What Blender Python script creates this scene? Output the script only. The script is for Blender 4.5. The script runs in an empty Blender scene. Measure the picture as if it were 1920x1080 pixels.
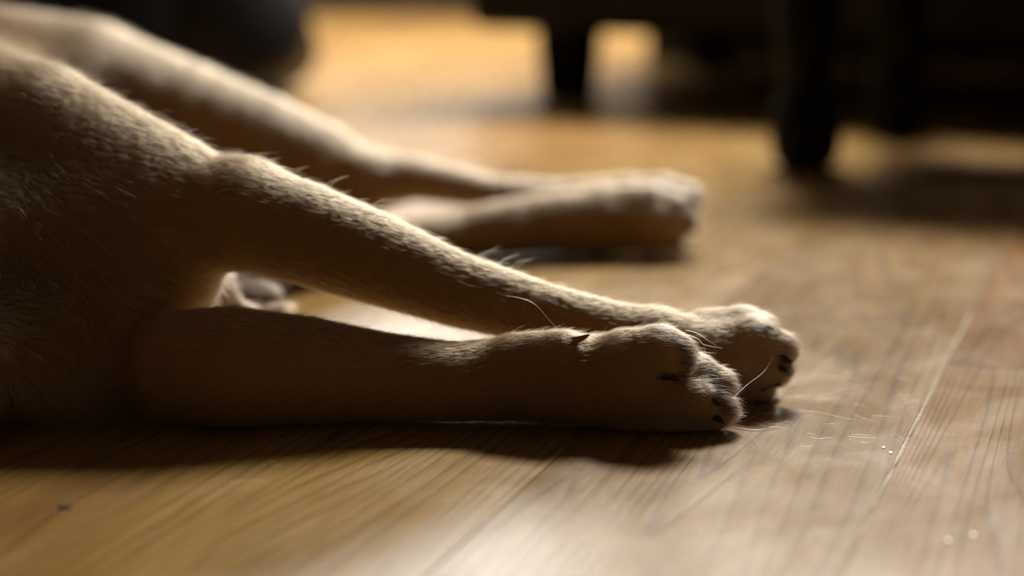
import bpy, bmesh, math, random
import numpy as np
from mathutils import Vector, Matrix

random.seed(7)
rng = np.random.default_rng(11)
scene = bpy.context.scene
COL = scene.collection

# ------------------------------------------------------------------ camera, world, lights, exposure
F_PX, CAM_H = 4077.0, 0.34
PITCH = math.atan(740.0 / F_PX)            # horizon lies 200 px above the frame
cam_d = bpy.data.cameras.new('camera')
cam_d.sensor_width = 36.0
cam_d.lens = F_PX / 1920.0 * 36.0
cam_d.clip_start, cam_d.clip_end = 0.02, 60.0
cam = bpy.data.objects.new('camera', cam_d)
cam.location = (0, 0, CAM_H)
cam.rotation_euler = (math.pi / 2 - PITCH, 0, 0)
cam_d.dof.use_dof = True
cam_d.dof.focus_distance = 1.385
cam_d.dof.aperture_fstop = 2.3
cam_d.dof.aperture_blades = 0
COL.objects.link(cam)
scene.camera = cam

world = bpy.data.worlds.new('world')
scene.world = world
world.use_nodes = True
bg = world.node_tree.nodes['Background']
bg.inputs[0].default_value = (0.75, 0.85, 1.0, 1)
bg.inputs[1].default_value = 0.15

vs = scene.view_settings
vs.view_transform = 'Standard'
vs.look = 'None'
vs.gamma = 1.0
vs.use_curve_mapping = False
vs.exposure = 0.0

ROOM_X0, ROOM_X1, ROOM_Y0, ROOM_Y1, ROOM_H = -2.3, 2.9, -1.6, 6.15, 2.9
SKY_C, SKY_S = (0.80, 4.95), (1.3, 1.2)               # roof window: centre and size in the ceiling
WIN_X0, WIN_X1, WIN_Z0, WIN_Z1 = -1.45, 0.15, 0.95, 2.25


def area_light(name, loc, rot, sx, sy, power, color):
    d = bpy.data.lights.new(name, 'AREA')
    d.shape = 'RECTANGLE'
    d.size, d.size_y, d.energy, d.color = sx, sy, power, color
    o = bpy.data.objects.new(name, d)
    o.location, o.rotation_euler = loc, rot
    COL.objects.link(o)
    return o


area_light('roof_window_daylight', (SKY_C[0], SKY_C[1], ROOM_H - 0.012), (0, 0, 0), SKY_S[0] - 0.1, SKY_S[1] - 0.1, 500, (1.0, 0.92, 0.79))
area_light('window_daylight', ((WIN_X0 + WIN_X1) / 2, ROOM_Y1 - 0.02, (WIN_Z0 + WIN_Z1) / 2), (-math.pi / 2, 0, 0),
           WIN_X1 - WIN_X0 - 0.1, WIN_Z1 - WIN_Z0 - 0.1, 48, (1.0, 0.94, 0.86))


# ------------------------------------------------------------------ pixel helpers (photo frame 1920x1080)
def ray(px, py):
    a = PITCH + math.atan((py - 540.0) / F_PX)          # angle below the horizontal in the centre column
    cx, cy = (px - 960.0) / F_PX, (py - 540.0) / F_PX
    fwd = math.cos(PITCH) - cy * math.sin(PITCH)
    down = math.sin(PITCH) + cy * math.cos(PITCH)
    return cx / fwd, down / fwd                         # x per metre of Y, drop per metre of Y


def W(px, py, Y):
    sx, sd = ray(px, py)
    return np.array([sx * Y, Y, CAM_H - sd * Y])


def onz(px, py, z=0.0):
    sx, sd = ray(px, py)
    Y = (CAM_H - z) / sd
    return np.array([sx * Y, Y, z])


# ------------------------------------------------------------------ node / mesh helpers
def new_mat(name):
    m = bpy.data.materials.new(name)
    m.use_nodes = True
    nt = m.node_tree
    return m, nt, nt.nodes['Principled BSDF']


def nd(nt, typ, **kw):
    n = nt.nodes.new(typ)
    for k, v in kw.items():
        setattr(n, k, v)
    return n


def simple_mat(name, col, rough=0.5, spec=0.5, noise=0.0, nscale=20.0, bump=0.0, bscale=80.0):
    m, nt, b = new_mat(name)
    b.inputs['Roughness'].default_value = rough
    b.inputs['Specular IOR Level'].default_value = spec
    tc = nd(nt, 'ShaderNodeTexCoord')
    n = nd(nt, 'ShaderNodeTexNoise')
    n.inputs['Scale'].default_value = nscale
    n.inputs['Detail'].default_value = 4
    nt.links.new(tc.outputs['Object'], n.inputs['Vector'])
    r = nd(nt, 'ShaderNodeValToRGB')
    r.color_ramp.elements[0].position, r.color_ramp.elements[1].position = 0.3, 0.7
    r.color_ramp.elements[0].color = (*[c * (1 - noise) for c in col], 1)
    r.color_ramp.elements[1].color = (*[min(1, c * (1 + noise)) for c in col], 1)
    nt.links.new(n.outputs['Fac'], r.inputs['Fac'])
    nt.links.new(r.outputs['Color'], b.inputs['Base Color'])
    if bump:
        n2 = nd(nt, 'ShaderNodeTexNoise')
        n2.inputs['Scale'].default_value = bscale
        n2.inputs['Detail'].default_value = 5
        nt.links.new(tc.outputs['Object'], n2.inputs['Vector'])
        bp = nd(nt, 'ShaderNodeBump')
        bp.inputs['Strength'].default_value = bump
        bp.inputs['Distance'].default_value = 0.004
        nt.links.new(n2.outputs['Fac'], bp.inputs['Height'])
        nt.links.new(bp.outputs['Normal'], b.inputs['Normal'])
    return m


def link(name, me, mat=None, parent=None, loc=None, rotz=None):
    o = bpy.data.objects.new(name, me)
    COL.objects.link(o)
    if mat is not None and me is not None and len(me.materials) == 0:
        me.materials.append(mat)
    if parent is not None:
        o.parent = parent
    if loc is not None:
        o.location = loc
    if rotz is not None:
        o.rotation_euler = (0, 0, rotz)
    return o


def bm_mesh(bm, name, smooth=False):
    me = bpy.data.meshes.new(name)
    bmesh.ops.recalc_face_normals(bm, faces=bm.faces)
    bm.to_mesh(me)
    bm.free()
    if smooth:
        me.polygons.foreach_set('use_smooth', np.ones(len(me.polygons), bool))
    return me


def box_bm(x0, x1, y0, y1, z0, z1, bevel=0.0, seg=2, bm=None):
    own = bm is None
    bm = bm or bmesh.new()
    b2 = bmesh.new()
    bmesh.ops.create_cube(b2, size=1.0)
    bmesh.ops.scale(b2, vec=(x1 - x0, y1 - y0, z1 - z0), verts=b2.verts)
    bmesh.ops.translate(b2, vec=((x0 + x1) / 2, (y0 + y1) / 2, (z0 + z1) / 2), verts=b2.verts)
    if bevel:
        bmesh.ops.bevel(b2, geom=b2.edges[:], offset=bevel, segments=seg, profile=0.5, affect='EDGES')
    if own:
        return b2
    me = bpy.data.meshes.new('tmp')
    b2.to_mesh(me)
    b2.free()
    bm.from_mesh(me)
    bpy.data.meshes.remove(me)
    return bm


def lathe_mesh(name, prof, n=24):
    bm = bmesh.new()
    rings = []
    for r, z in prof:
        rings.append([bm.verts.new((r * math.cos(2 * math.pi * i / n), r * math.sin(2 * math.pi * i / n), z)) for i in range(n)])
    for a, b in zip(rings, rings[1:]):
        for i in range(n):
            bm.faces.new((a[i], a[(i + 1) % n], b[(i + 1) % n], b[i]))
    bm.faces.new(rings[0][::-1])
    bm.faces.new(rings[-1])
    return bm_mesh(bm, name, True)


def thing(name, label, cat, loc=(0, 0, 0), rotz=0.0, group=None):
    o = bpy.data.objects.new(name, None)
    COL.objects.link(o)
    o.location, o.rotation_euler = loc, (0, 0, rotz)
    o.empty_display_size = 0.1
    return tag(o, label, cat, group)


def tag(o, label, cat, group=None, kind=None):
    o['label'], o['category'] = label, cat
    if group:
        o['group'] = group
    if kind:
        o['kind'] = kind
    return o


def struct(name, me, mat, label=None, parent=None):
    o = link(name, me, mat, parent)
    o['kind'] = 'structure'
    if label:
        o['label'] = label
    return o


# ------------------------------------------------------------------ floor: wooden laminate planks, each its own piece
def wood_mat():
    m, nt, b = new_mat('oak_laminate')
    L = nt.links.new
    tc = nd(nt, 'ShaderNodeTexCoord')
    oi = nd(nt, 'ShaderNodeObjectInfo')
    # shift the print from plank to plank
    mul = nd(nt, 'ShaderNodeMath', operation='MULTIPLY')
    mul.inputs[1].default_value = 37.0
    L(oi.outputs['Random'], mul.inputs[0])
    comb = nd(nt, 'ShaderNodeCombineXYZ')
    L(mul.outputs[0], comb.inputs[0])
    L(mul.outputs[0], comb.inputs[1])
    L(mul.outputs[0], comb.inputs[2])
    add = nd(nt, 'ShaderNodeVectorMath', operation='ADD')
    L(tc.outputs['Object'], add.inputs[0])
    L(comb.outputs[0], add.inputs[1])
    P = add.outputs[0]

    def scaled(v, s):
        n = nd(nt, 'ShaderNodeVectorMath', operation='MULTIPLY')
        n.inputs[1].default_value = s
        L(v, n.inputs[0])
        return n.outputs[0]

    def noise(v, s, detail=3, rough=0.5, dist=0.0):
        n = nd(nt, 'ShaderNodeTexNoise')
        n.inputs['Scale'].default_value = s
        n.inputs['Detail'].default_value = detail
        n.inputs['Roughness'].default_value = rough
        n.inputs['Distortion'].default_value = dist
        L(v, n.inputs['Vector'])
        return n.outputs['Fac']

    def ramp(fac, stops):
        r = nd(nt, 'ShaderNodeValToRGB')
        e = r.color_ramp.elements
        while len(e) < len(stops):
            e.new(0.5)
        for el, (p, c) in zip(e, stops):
            el.position, el.color = p, (*c, 1) if len(c) == 3 else c
        L(fac, r.inputs['Fac'])
        return r.outputs['Color']

    def mix(a, bb, fac, mode='MIX'):
        n = nd(nt, 'ShaderNodeMix', data_type='RGBA', blend_type=mode)
        n.clamp_factor = True
        for sock, v in ((n.inputs[0], fac), (n.inputs[6], a), (n.inputs[7], bb)):
            if hasattr(v, 'is_linked') or hasattr(v, 'links'):
                L(v, sock)
            else:
                sock.default_value = v if not isinstance(v, tuple) else (*v, 1)
        return n.outputs[2]

    # growth rings: iso-lines of a long stretched noise field (cathedrals and straight lines)
    fld = noise(scaled(P, (1.0, 0.05, 1.0)), 8.0, 2.0, 0.4, 0.0)
    rm = nd(nt, 'ShaderNodeMath', operation='MULTIPLY')
    rm.inputs[1].default_value = 44.0
    L(fld, rm.inputs[0])
    fr = nd(nt, 'ShaderNodeMath', operation='FRACT')
    L(rm.outputs[0], fr.inputs[0])
    rings = ramp(fr.outputs[0], [(0.0, (0.12,) * 3), (0.10, (0.0,) * 3), (0.62, (0.10,) * 3), (0.88, (1.0,) * 3), (1.0, (0.12,) * 3)])
    pores = noise(scaled(P, (1.0, 0.045, 1.0)), 420.0, 2, 0.6)
    pores = ramp(pores, [(0.44, (0, 0, 0)), (0.66, (1, 1, 1))])
    cloud = noise(scaled(P, (1.0, 0.35, 1.0)), 7.0, 3, 0.55)
    base = ramp(cloud, [(0.30, (0.265, 0.150, 0.045)), (0.50, (0.365, 0.220, 0.070)), (0.72, (0.450, 0.283, 0.103))])
    c = mix(base, (0.095, 0.047, 0.018), 0.0)
    mr = nd(nt, 'ShaderNodeMath', operation='MULTIPLY')
    mr.inputs[1].default_value = 0.62
    L(rings, mr.inputs[0])
    c = mix(base, (0.105, 0.052, 0.018), mr.outputs[0])
    mp = nd(nt, 'ShaderNodeMath', operation='MULTIPLY')
    mp.inputs[1].default_value = 0.30
    L(pores, mp.inputs[0])
    c = mix(c, (0.09, 0.045, 0.018), mp.outputs[0])
    # plank to plank tone
    c = mix(c, oi.outputs['Color'], 1.0, 'MULTIPLY')      # each board's own stain
    L(c, b.inputs['Base Color'])
    # gloss: lacquer with wiping smears
    sm = noise(scaled(tc.outputs['Object'], (1.0, 0.5, 1.0)), 16.0, 4, 0.6, 0.6)
    rr = ramp(sm, [(0.3, (0.22,) * 3), (0.75, (0.32,) * 3)])
    L(rr, b.inputs['Roughness'])
    b.inputs['Specular IOR Level'].default_value = 0.34
    bp = nd(nt, 'ShaderNodeBump')
    bp.inputs['Strength'].default_value = 0.22
    bp.inputs['Distance'].default_value = 0.0006
    hm = nd(nt, 'ShaderNodeMath', operation='ADD')
    L(mp.outputs[0], hm.inputs[0])
    L(mr.outputs[0], hm.inputs[1])
    inv = nd(nt, 'ShaderNodeMath', operation='MULTIPLY')
    inv.inputs[1].default_value = -1.0
    L(hm.outputs[0], inv.inputs[0])
    L(inv.outputs[0], bp.inputs['Height'])
    L(bp.outputs['Normal'], b.inputs['Normal'])
    return m


M_WOOD = wood_mat()
M_SUB = simple_mat('subfloor_grey', (0.10, 0.075, 0.05), 0.8, 0.2, 0.2)
M_WALL = simple_mat('wall_paint', (0.17, 0.145, 0.125), 0.9, 0.2, 0.06, 3.0)
M_CEIL = simple_mat('ceiling_paint', (0.14, 0.13, 0.12), 0.9, 0.2, 0.04, 3.0)
M_DARKTRIM = simple_mat('dark_stained_trim', (0.018, 0.011, 0.008), 0.45, 0.4, 0.3, 12)
M_FRAME = simple_mat('window_frame_white', (0.7, 0.68, 0.64), 0.4, 0.4, 0.03)

floor = struct('floor', bm_mesh(box_bm(ROOM_X0, ROOM_X1, ROOM_Y0, ROOM_Y1, -0.06, -0.009), 'floor'), M_SUB,
               'brown oak laminate floor of wide planks')
YAW = math.atan2(1255.0, math.hypot(F_PX, 740.0))       # planks run 17 degrees right of the line of sight
PL_W, PL_L, GAP = 0.200, 1.30, 0.0004
u = np.array([math.sin(YAW), math.cos(YAW)])            # along the planks
v = np.array([math.cos(YAW), -math.sin(YAW)])           # across, to the right
seam0 = onz(1693, 840)[:2]                              # a point of the pale seam right of the paws
joint0 = onz(1780, 683)[:2]                             # the end joint right of that seam


M_PALE_SEAM = simple_mat('pale_seam', (0.44, 0.36, 0.27), 0.5, 0.4, 0.55, 260)


def plank_mesh(name, ln, inset=0):
    """worn = -1 / 1: the left / right long edge lies a millimetre further in"""
    bm = box_bm(-PL_W / 2 + GAP / 2, PL_W / 2 - GAP / 2, -ln / 2 + GAP / 3, ln / 2 - GAP / 3, -0.009, 0.0)
    top = [e for e in bm.edges if all(abs(vv.co.z) < 1e-6 for vv in e.verts)]
    if inset:
        for vv in bm.verts:
            if vv.co.x * inset > PL_W * 0.4:
                vv.co.x = inset * (PL_W / 2 - 0.0010)
    bmesh.ops.bevel(bm, geom=top, offset=0.0005, segments=1, profile=0.5, affect='EDGES')
    me = bm_mesh(bm, name)
    me.materials.append(M_WOOD)
    return me


plain = plank_mesh('plank', PL_L)
inset_l, inset_r = plank_mesh('plank_inset', PL_L, -1), plank_mesh('plank_inset', PL_L, 1)
cols = range(-19, 20)
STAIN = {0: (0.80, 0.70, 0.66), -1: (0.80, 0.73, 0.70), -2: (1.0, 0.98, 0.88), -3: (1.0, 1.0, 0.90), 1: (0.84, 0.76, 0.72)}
for ci in cols:
    full = {0: inset_l, -1: inset_r}.get(ci, plain)
    cv = float(seam0 @ v) + (ci + 0.5) * PL_W
    off = float(joint0 @ u) if ci == 0 else float(joint0 @ u) + ((ci * 0.37 + 0.15 * math.sin(ci * 2.3)) % 1.0) * PL_L
    for k in range(-8, 9):
        cu = off + (k + 0.5) * PL_L
        c = u * cu + v * cv
        ext_x = abs(u[0]) * PL_L / 2 + abs(v[0]) * PL_W / 2
        ext_y = abs(u[1]) * PL_L / 2 + abs(v[1]) * PL_W / 2
        if c[0] - ext_x > ROOM_X1 or c[0] + ext_x < ROOM_X0 or c[1] - ext_y > ROOM_Y1 or c[1] + ext_y < ROOM_Y0:
            continue
        inside = (c[0] - ext_x > ROOM_X0 and c[0] + ext_x < ROOM_X1 and c[1] - ext_y > ROOM_Y0 and c[1] + ext_y < ROOM_Y1)
        me = full
        if not inside:                                   # cut the boards at the walls
            bm = bmesh.new()
            bm.from_mesh(full)
            Mx = Matrix.Translation((c[0], c[1], 0)) @ Matrix.Rotation(-YAW, 4, 'Z')
            bmesh.ops.transform(bm, matrix=Mx, verts=bm.verts)
            for co, no in (((ROOM_X0, 0, 0), (-1, 0, 0)), ((ROOM_X1, 0, 0), (1, 0, 0)), ((0, ROOM_Y0, 0), (0, -1, 0)), ((0, ROOM_Y1, 0), (0, 1, 0))):
                bmesh.ops.bisect_plane(bm, geom=bm.verts[:] + bm.edges[:] + bm.faces[:], plane_co=co, plane_no=no, clear_outer=True)
            if len(bm.faces) < 3:
                bm.free()
                continue
            bmesh.ops.transform(bm, matrix=Mx.inverted(), verts=bm.verts)
            me = bm_mesh(bm, 'plank_cut')
            me.materials.append(M_WOOD)
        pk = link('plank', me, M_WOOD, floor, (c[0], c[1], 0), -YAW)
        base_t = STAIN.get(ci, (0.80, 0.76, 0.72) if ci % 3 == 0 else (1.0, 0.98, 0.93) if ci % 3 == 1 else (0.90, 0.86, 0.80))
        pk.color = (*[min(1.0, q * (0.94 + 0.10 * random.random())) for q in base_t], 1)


# pale strip, brown further off, filling the seam right of the paws
fb = bmesh.new()
nseg = 160
rows = []
for i in range(nseg + 1):
    q = -1.2 + 4.2 * i / nseg
    c = seam0 + u * q
    w1, w2 = 0.0009 + 0.0004 * rng.random(), 0.0009 + 0.0004 * rng.random()
    zt = 0.0001 + 0.0003 * rng.random()
    a_, b_ = c - v * w1, c + v * w2
    rows.append([fb.verts.new((a_[0], a_[1], -0.008)), fb.verts.new((a_[0], a_[1], -0.0002)), fb.verts.new((c[0], c[1], zt)),
                 fb.verts.new((b_[0], b_[1], -0.0002)), fb.verts.new((b_[0], b_[1], -0.008))])
for A, B in zip(rows, rows[1:]):
    for j in range(4):
        f = fb.faces.new((A[j], A[j + 1], B[j + 1], B[j]))
        f.material_index = int(rows.index(A) / nseg * 4.2 - 1.2 + 0.1 * math.sin(0.9 * rows.index(A)) > 0.42)
sf = link('seam_filler', bm_mesh(fb, 'seam_filler'), M_PALE_SEAM, floor)
sf.data.materials.append(simple_mat('brown_seam_filler', (0.16, 0.095, 0.04), 0.6, 0.3, 0.3, 300))
sf['label'] = 'pale filler strip in one plank seam'


# ------------------------------------------------------------------ room shell
def wall_with_hole(name, axis, at, a0, a1, h0, h1, hole, thick, outward):
    """a wall as four boxes around one opening (axis 'y': runs along x at Y=at)"""
    bm = bmesh.new()
    x0, x1, z0, z1 = hole
    for (p, q, r, s) in ((a0, x0, h0, h1), (x1, a1, h0, h1), (x0, x1, h0, z0), (x0, x1, z1, h1)):
        if axis == 'y':
            box_bm(p, q, min(at, at + outward * thick), max(at, at + outward * thick), r, s, bm=bm)
        else:
            box_bm(p, q, r, s, min(at, at + outward * thick), max(at, at + outward * thick), bm=bm)
    return bm_mesh(bm, name)


struct('wall_back', wall_with_hole('wall_back', 'y', ROOM_Y1, ROOM_X0, ROOM_X1, 0, ROOM_H, (WIN_X0, WIN_X1, WIN_Z0, WIN_Z1), 0.15, 1), M_WALL, 'far wall of the room')
struct('wall_left', bm_mesh(box_bm(ROOM_X0 - 0.1, ROOM_X0, ROOM_Y0, ROOM_Y1, 0, ROOM_H), 'wall_left'), M_WALL)
struct('wall_right', bm_mesh(box_bm(ROOM_X1, ROOM_X1 + 0.1, ROOM_Y0, ROOM_Y1, 0, ROOM_H), 'wall_right'), M_WALL)
struct('wall_front', bm_mesh(box_bm(ROOM_X0, ROOM_X1, ROOM_Y0 - 0.1, ROOM_Y0, 0, ROOM_H), 'wall_front'), M_WALL)
cx, cy = SKY_C
struct('ceiling', wall_with_hole('ceiling', 'z', ROOM_H, ROOM_X0, ROOM_X1, ROOM_Y0, ROOM_Y1,
       (cx - SKY_S[0] / 2, cx + SKY_S[0] / 2, cy - SKY_S[1] / 2, cy + SKY_S[1] / 2), 0.15, 1), M_CEIL)
struct('baseboard_back', bm_mesh(box_bm(ROOM_X0, ROOM_X1, ROOM_Y1 - 0.018, ROOM_Y1, 0, 0.12, 0.004), 'baseboard_back'), M_DARKTRIM,
       'dark stained baseboard along the far wall')
struct('baseboard_left', bm_mesh(box_bm(ROOM_X0, ROOM_X0 + 0.018, ROOM_Y0, ROOM_Y1 - 0.018, 0, 0.12, 0.004), 'baseboard_left'), M_DARKTRIM)
struct('baseboard_right', bm_mesh(box_bm(ROOM_X1 - 0.018, ROOM_X1, ROOM_Y0, ROOM_Y1 - 0.018, 0, 0.12, 0.004), 'baseboard_right'), M_DARKTRIM)

M_GLASS, _nt, _b = new_mat('window_glass')
_b.inputs['Base Color'].default_value = (0.9, 0.95, 1, 1)
_b.inputs['Roughness'].default_value = 0.02
_b.inputs['Transmission Weight'].default_value = 1.0


def window_unit(name, x0, x1, z0, z1, to_world, label):
    """frame ring with a mullion and two panes; drawn in (x, depth, z), mapped by to_world"""
    fr = bmesh.new()
    t = 0.055
    for (p, q, r, s) in ((x0, x1, z0, z0 + t), (x0, x1, z1 - t, z1), (x0, x0 + t, z0 + t, z1 - t), (x1 - t, x1, z0 + t, z1 - t),
                         ((x0 + x1) / 2 - t / 2, (x0 + x1) / 2 + t / 2, z0 + t, z1 - t)):
        box_bm(p, q, 0.02, 0.08, r, s, bm=fr)
    bmesh.ops.transform(fr, matrix=to_world, verts=fr.verts)
    w = struct(name, bm_mesh(fr, name), M_FRAME, label)
    for (p, q) in ((x0 + t, (x0 + x1) / 2 - t / 2), ((x0 + x1) / 2 + t / 2, x1 - t)):
        g = box_bm(p, q, 0.046, 0.052, z0 + t, z1 - t)
        bmesh.ops.transform(g, matrix=to_world, verts=g.verts)
        link('pane', bm_mesh(g, 'pane'), M_GLASS, w)
    return w


window_unit('window_1', WIN_X0, WIN_X1, WIN_Z0, WIN_Z1, Matrix.Translation((0, ROOM_Y1, 0)), 'two-pane window in the far wall')
window_unit('window_2', cx - SKY_S[0] / 2, cx + SKY_S[0] / 2, -SKY_S[1] / 2, SKY_S[1] / 2,
            Matrix.Translation((0, cy, ROOM_H)) @ Matrix.Rotation(math.pi / 2, 4, 'X'), 'two-pane roof window')


# ------------------------------------------------------------------ furniture
M_LEATHER = simple_mat('dark_leather', (0.006, 0.0045, 0.004), 0.45, 0.25, 0.25, 30, 0.35, 260)
M_BLACKLEG = simple_mat('black_wood', (0.003, 0.0025, 0.002), 0.55, 0.10, 0.3, 20)
M_BEAN = simple_mat('black_leatherette', (0.006, 0.006, 0.008), 0.40, 0.3, 0.2, 10, 0.5, 25)


def cushion(x0, x1, y0, y1, z0, z1, bev, name):
    bm = box_bm(x0, x1, y0, y1, z0, z1, bev, 5)
    return bm_mesh(bm, name, True)


def sofa(loc, rotz):
    """origin at the near left foot corner of the base, x along the front, y to the back"""
    t = thing('sofa', 'large dark leather sofa on short square legs, furthest back at upper right', 'sofa', loc, rotz)
    Lx, Dy, zb = 1.95, 0.92, 0.118
    link('base', cushion(0, Lx, 0, Dy, zb, 0.30, 0.025, 'base'), M_LEATHER, t)
    for i in range(3):
        w = (Lx - 0.40) / 3
        link('seat_cushion', cushion(0.20 + i * w + 0.004, 0.20 + (i + 1) * w - 0.004, -0.01, Dy - 0.22, 0.301, 0.45, 0.04, 'seat_cushion'), M_LEATHER, t)
        link('back_cushion', cushion(0.20 + i * w + 0.004, 0.20 + (i + 1) * w - 0.004, Dy - 0.32, Dy - 0.16, 0.451, 0.74, 0.05, 'back_cushion'), M_LEATHER, t)
    link('backrest', cushion(0, Lx, Dy - 0.155, Dy, 0.301, 0.70, 0.03, 'backrest'), M_LEATHER, t)
    for x in (0, Lx - 0.195):
        link('armrest', cushion(x, x + 0.195, 0, Dy - 0.16, 0.301, 0.58, 0.04, 'armrest'), M_LEATHER, t)
    for (x, y) in ((0.12, 0.15), (Lx - 0.12, 0.15), (0.12, Dy - 0.12), (Lx - 0.12, Dy - 0.12)):
        bm = bmesh.new()
        for (z, r) in ((0.0, 0.036), (0.12, 0.044)):
            bm_ring = [bm.verts.new((x + sx * r, y + sy * r, z)) for sx, sy in ((-1, -1), (1, -1), (1, 1), (-1, 1))]
            if z == 0.0:
                low = bm_ring
        for i in range(4):
            bm.faces.new((low[i], low[(i + 1) % 4], bm_ring[(i + 1) % 4], bm_ring[i]))
        bm.faces.new(low)
        bm.faces.new(bm_ring)
        bmesh.ops.bevel(bm, geom=bm.edges[:], offset=0.004, segments=2, affect='EDGES')
        link('leg', bm_mesh(bm, 'leg'), M_BLACKLEG, t)
    return t


def coffee_table(loc, rotz):
    """origin at the foot of the near left leg, x along the length, y towards the sofa"""
    t = thing('coffee_table', 'black wooden coffee table on thick turned legs at right, in front of the sofa', 'table', loc, rotz)
    Lx, Dy = 0.95, 0.42
    link('table_top', bm_mesh(box_bm(-0.06, Lx + 0.06, -0.06, Dy + 0.06, 0.425, 0.458, 0.008, 3), 'table_top'), M_BLACKLEG, t)
    for (x0, x1, y0, y1) in ((0.02, Lx - 0.02, -0.012, 0.012), (0.02, Lx - 0.02, Dy - 0.012, Dy + 0.012), (-0.012, 0.012, 0.025, Dy - 0.025), (Lx - 0.012, Lx + 0.012, 0.025, Dy - 0.025)):
        link('apron', bm_mesh(box_bm(x0, x1, y0, y1, 0.355, 0.4245, 0.002, 1), 'apron'), M_BLACKLEG, t)
    prof = [(0.012, 0.0), (0.026, 0.002), (0.034, 0.012), (0.0375, 0.03), (0.038, 0.055), (0.036, 0.078), (0.031, 0.092), (0.028, 0.102), (0.0285, 0.116),
            (0.033, 0.13), (0.035, 0.16), (0.035, 0.22), (0.031, 0.27), (0.026, 0.30), (0.026, 0.31), (0.036, 0.325), (0.036, 0.4245)]
    me = lathe_mesh('leg', [(r * 1.18, z) for r, z in prof])
    for (x, y) in ((0, 0), (Lx, 0), (0, Dy), (Lx, Dy)):
        link('leg', me, M_BLACKLEG, t, (x, y, 0))
    return t


def blocker_cabinet(loc, rotz):  # added cabinet: hides the bright floor beyond the sofa and casts shade
    t = thing('blocker_cabinet', 'added dark cabinet behind the sofa, blocks the bright floor seen under it', 'cabinet', loc, rotz)
    Lx, Dy, H = 1.5, 0.36, 0.78
    link('body', bm_mesh(box_bm(0, Lx, 0.021, Dy, 0, H - 0.026, 0.003, 1), 'body'), M_DARKTRIM, t)
    link('top', bm_mesh(box_bm(-0.015, Lx + 0.015, 0.0, Dy + 0.01, H - 0.025, H, 0.005, 2), 'top'), M_DARKTRIM, t)
    for i in range(3):
        d = link('door', bm_mesh(box_bm(i * Lx / 3 + 0.004, (i + 1) * Lx / 3 - 0.004, 0.004, 0.0205, 0.05, H - 0.04, 0.003, 1), 'door'), M_DARKTRIM, t)
        link('knob', bm_mesh(box_bm((i + 0.86) * Lx / 3 - 0.012, (i + 0.86) * Lx / 3 + 0.012, -0.014, 0.0035, 0.40, 0.424, 0.006, 3), 'knob', True), M_BLACKLEG, d)
    return t


pA = onz(1090, 176)
pC = onz(1510, 316)
pK = np.array([W(872, 50, 3.62)[0], 3.62])
ang = math.radians(-27)
sofa((pK[0], pK[1], 0), ang)
coffee_table((pC[0], pC[1], 0), math.radians(-25.5))
ex_, ey_ = np.array([math.cos(ang), math.sin(ang)]), np.array([-math.sin(ang), math.cos(ang)])
pB = pK - ex_ * 0.10 + ey_ * 0.96
blocker_cabinet((pB[0], pB[1], 0), ang)


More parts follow.
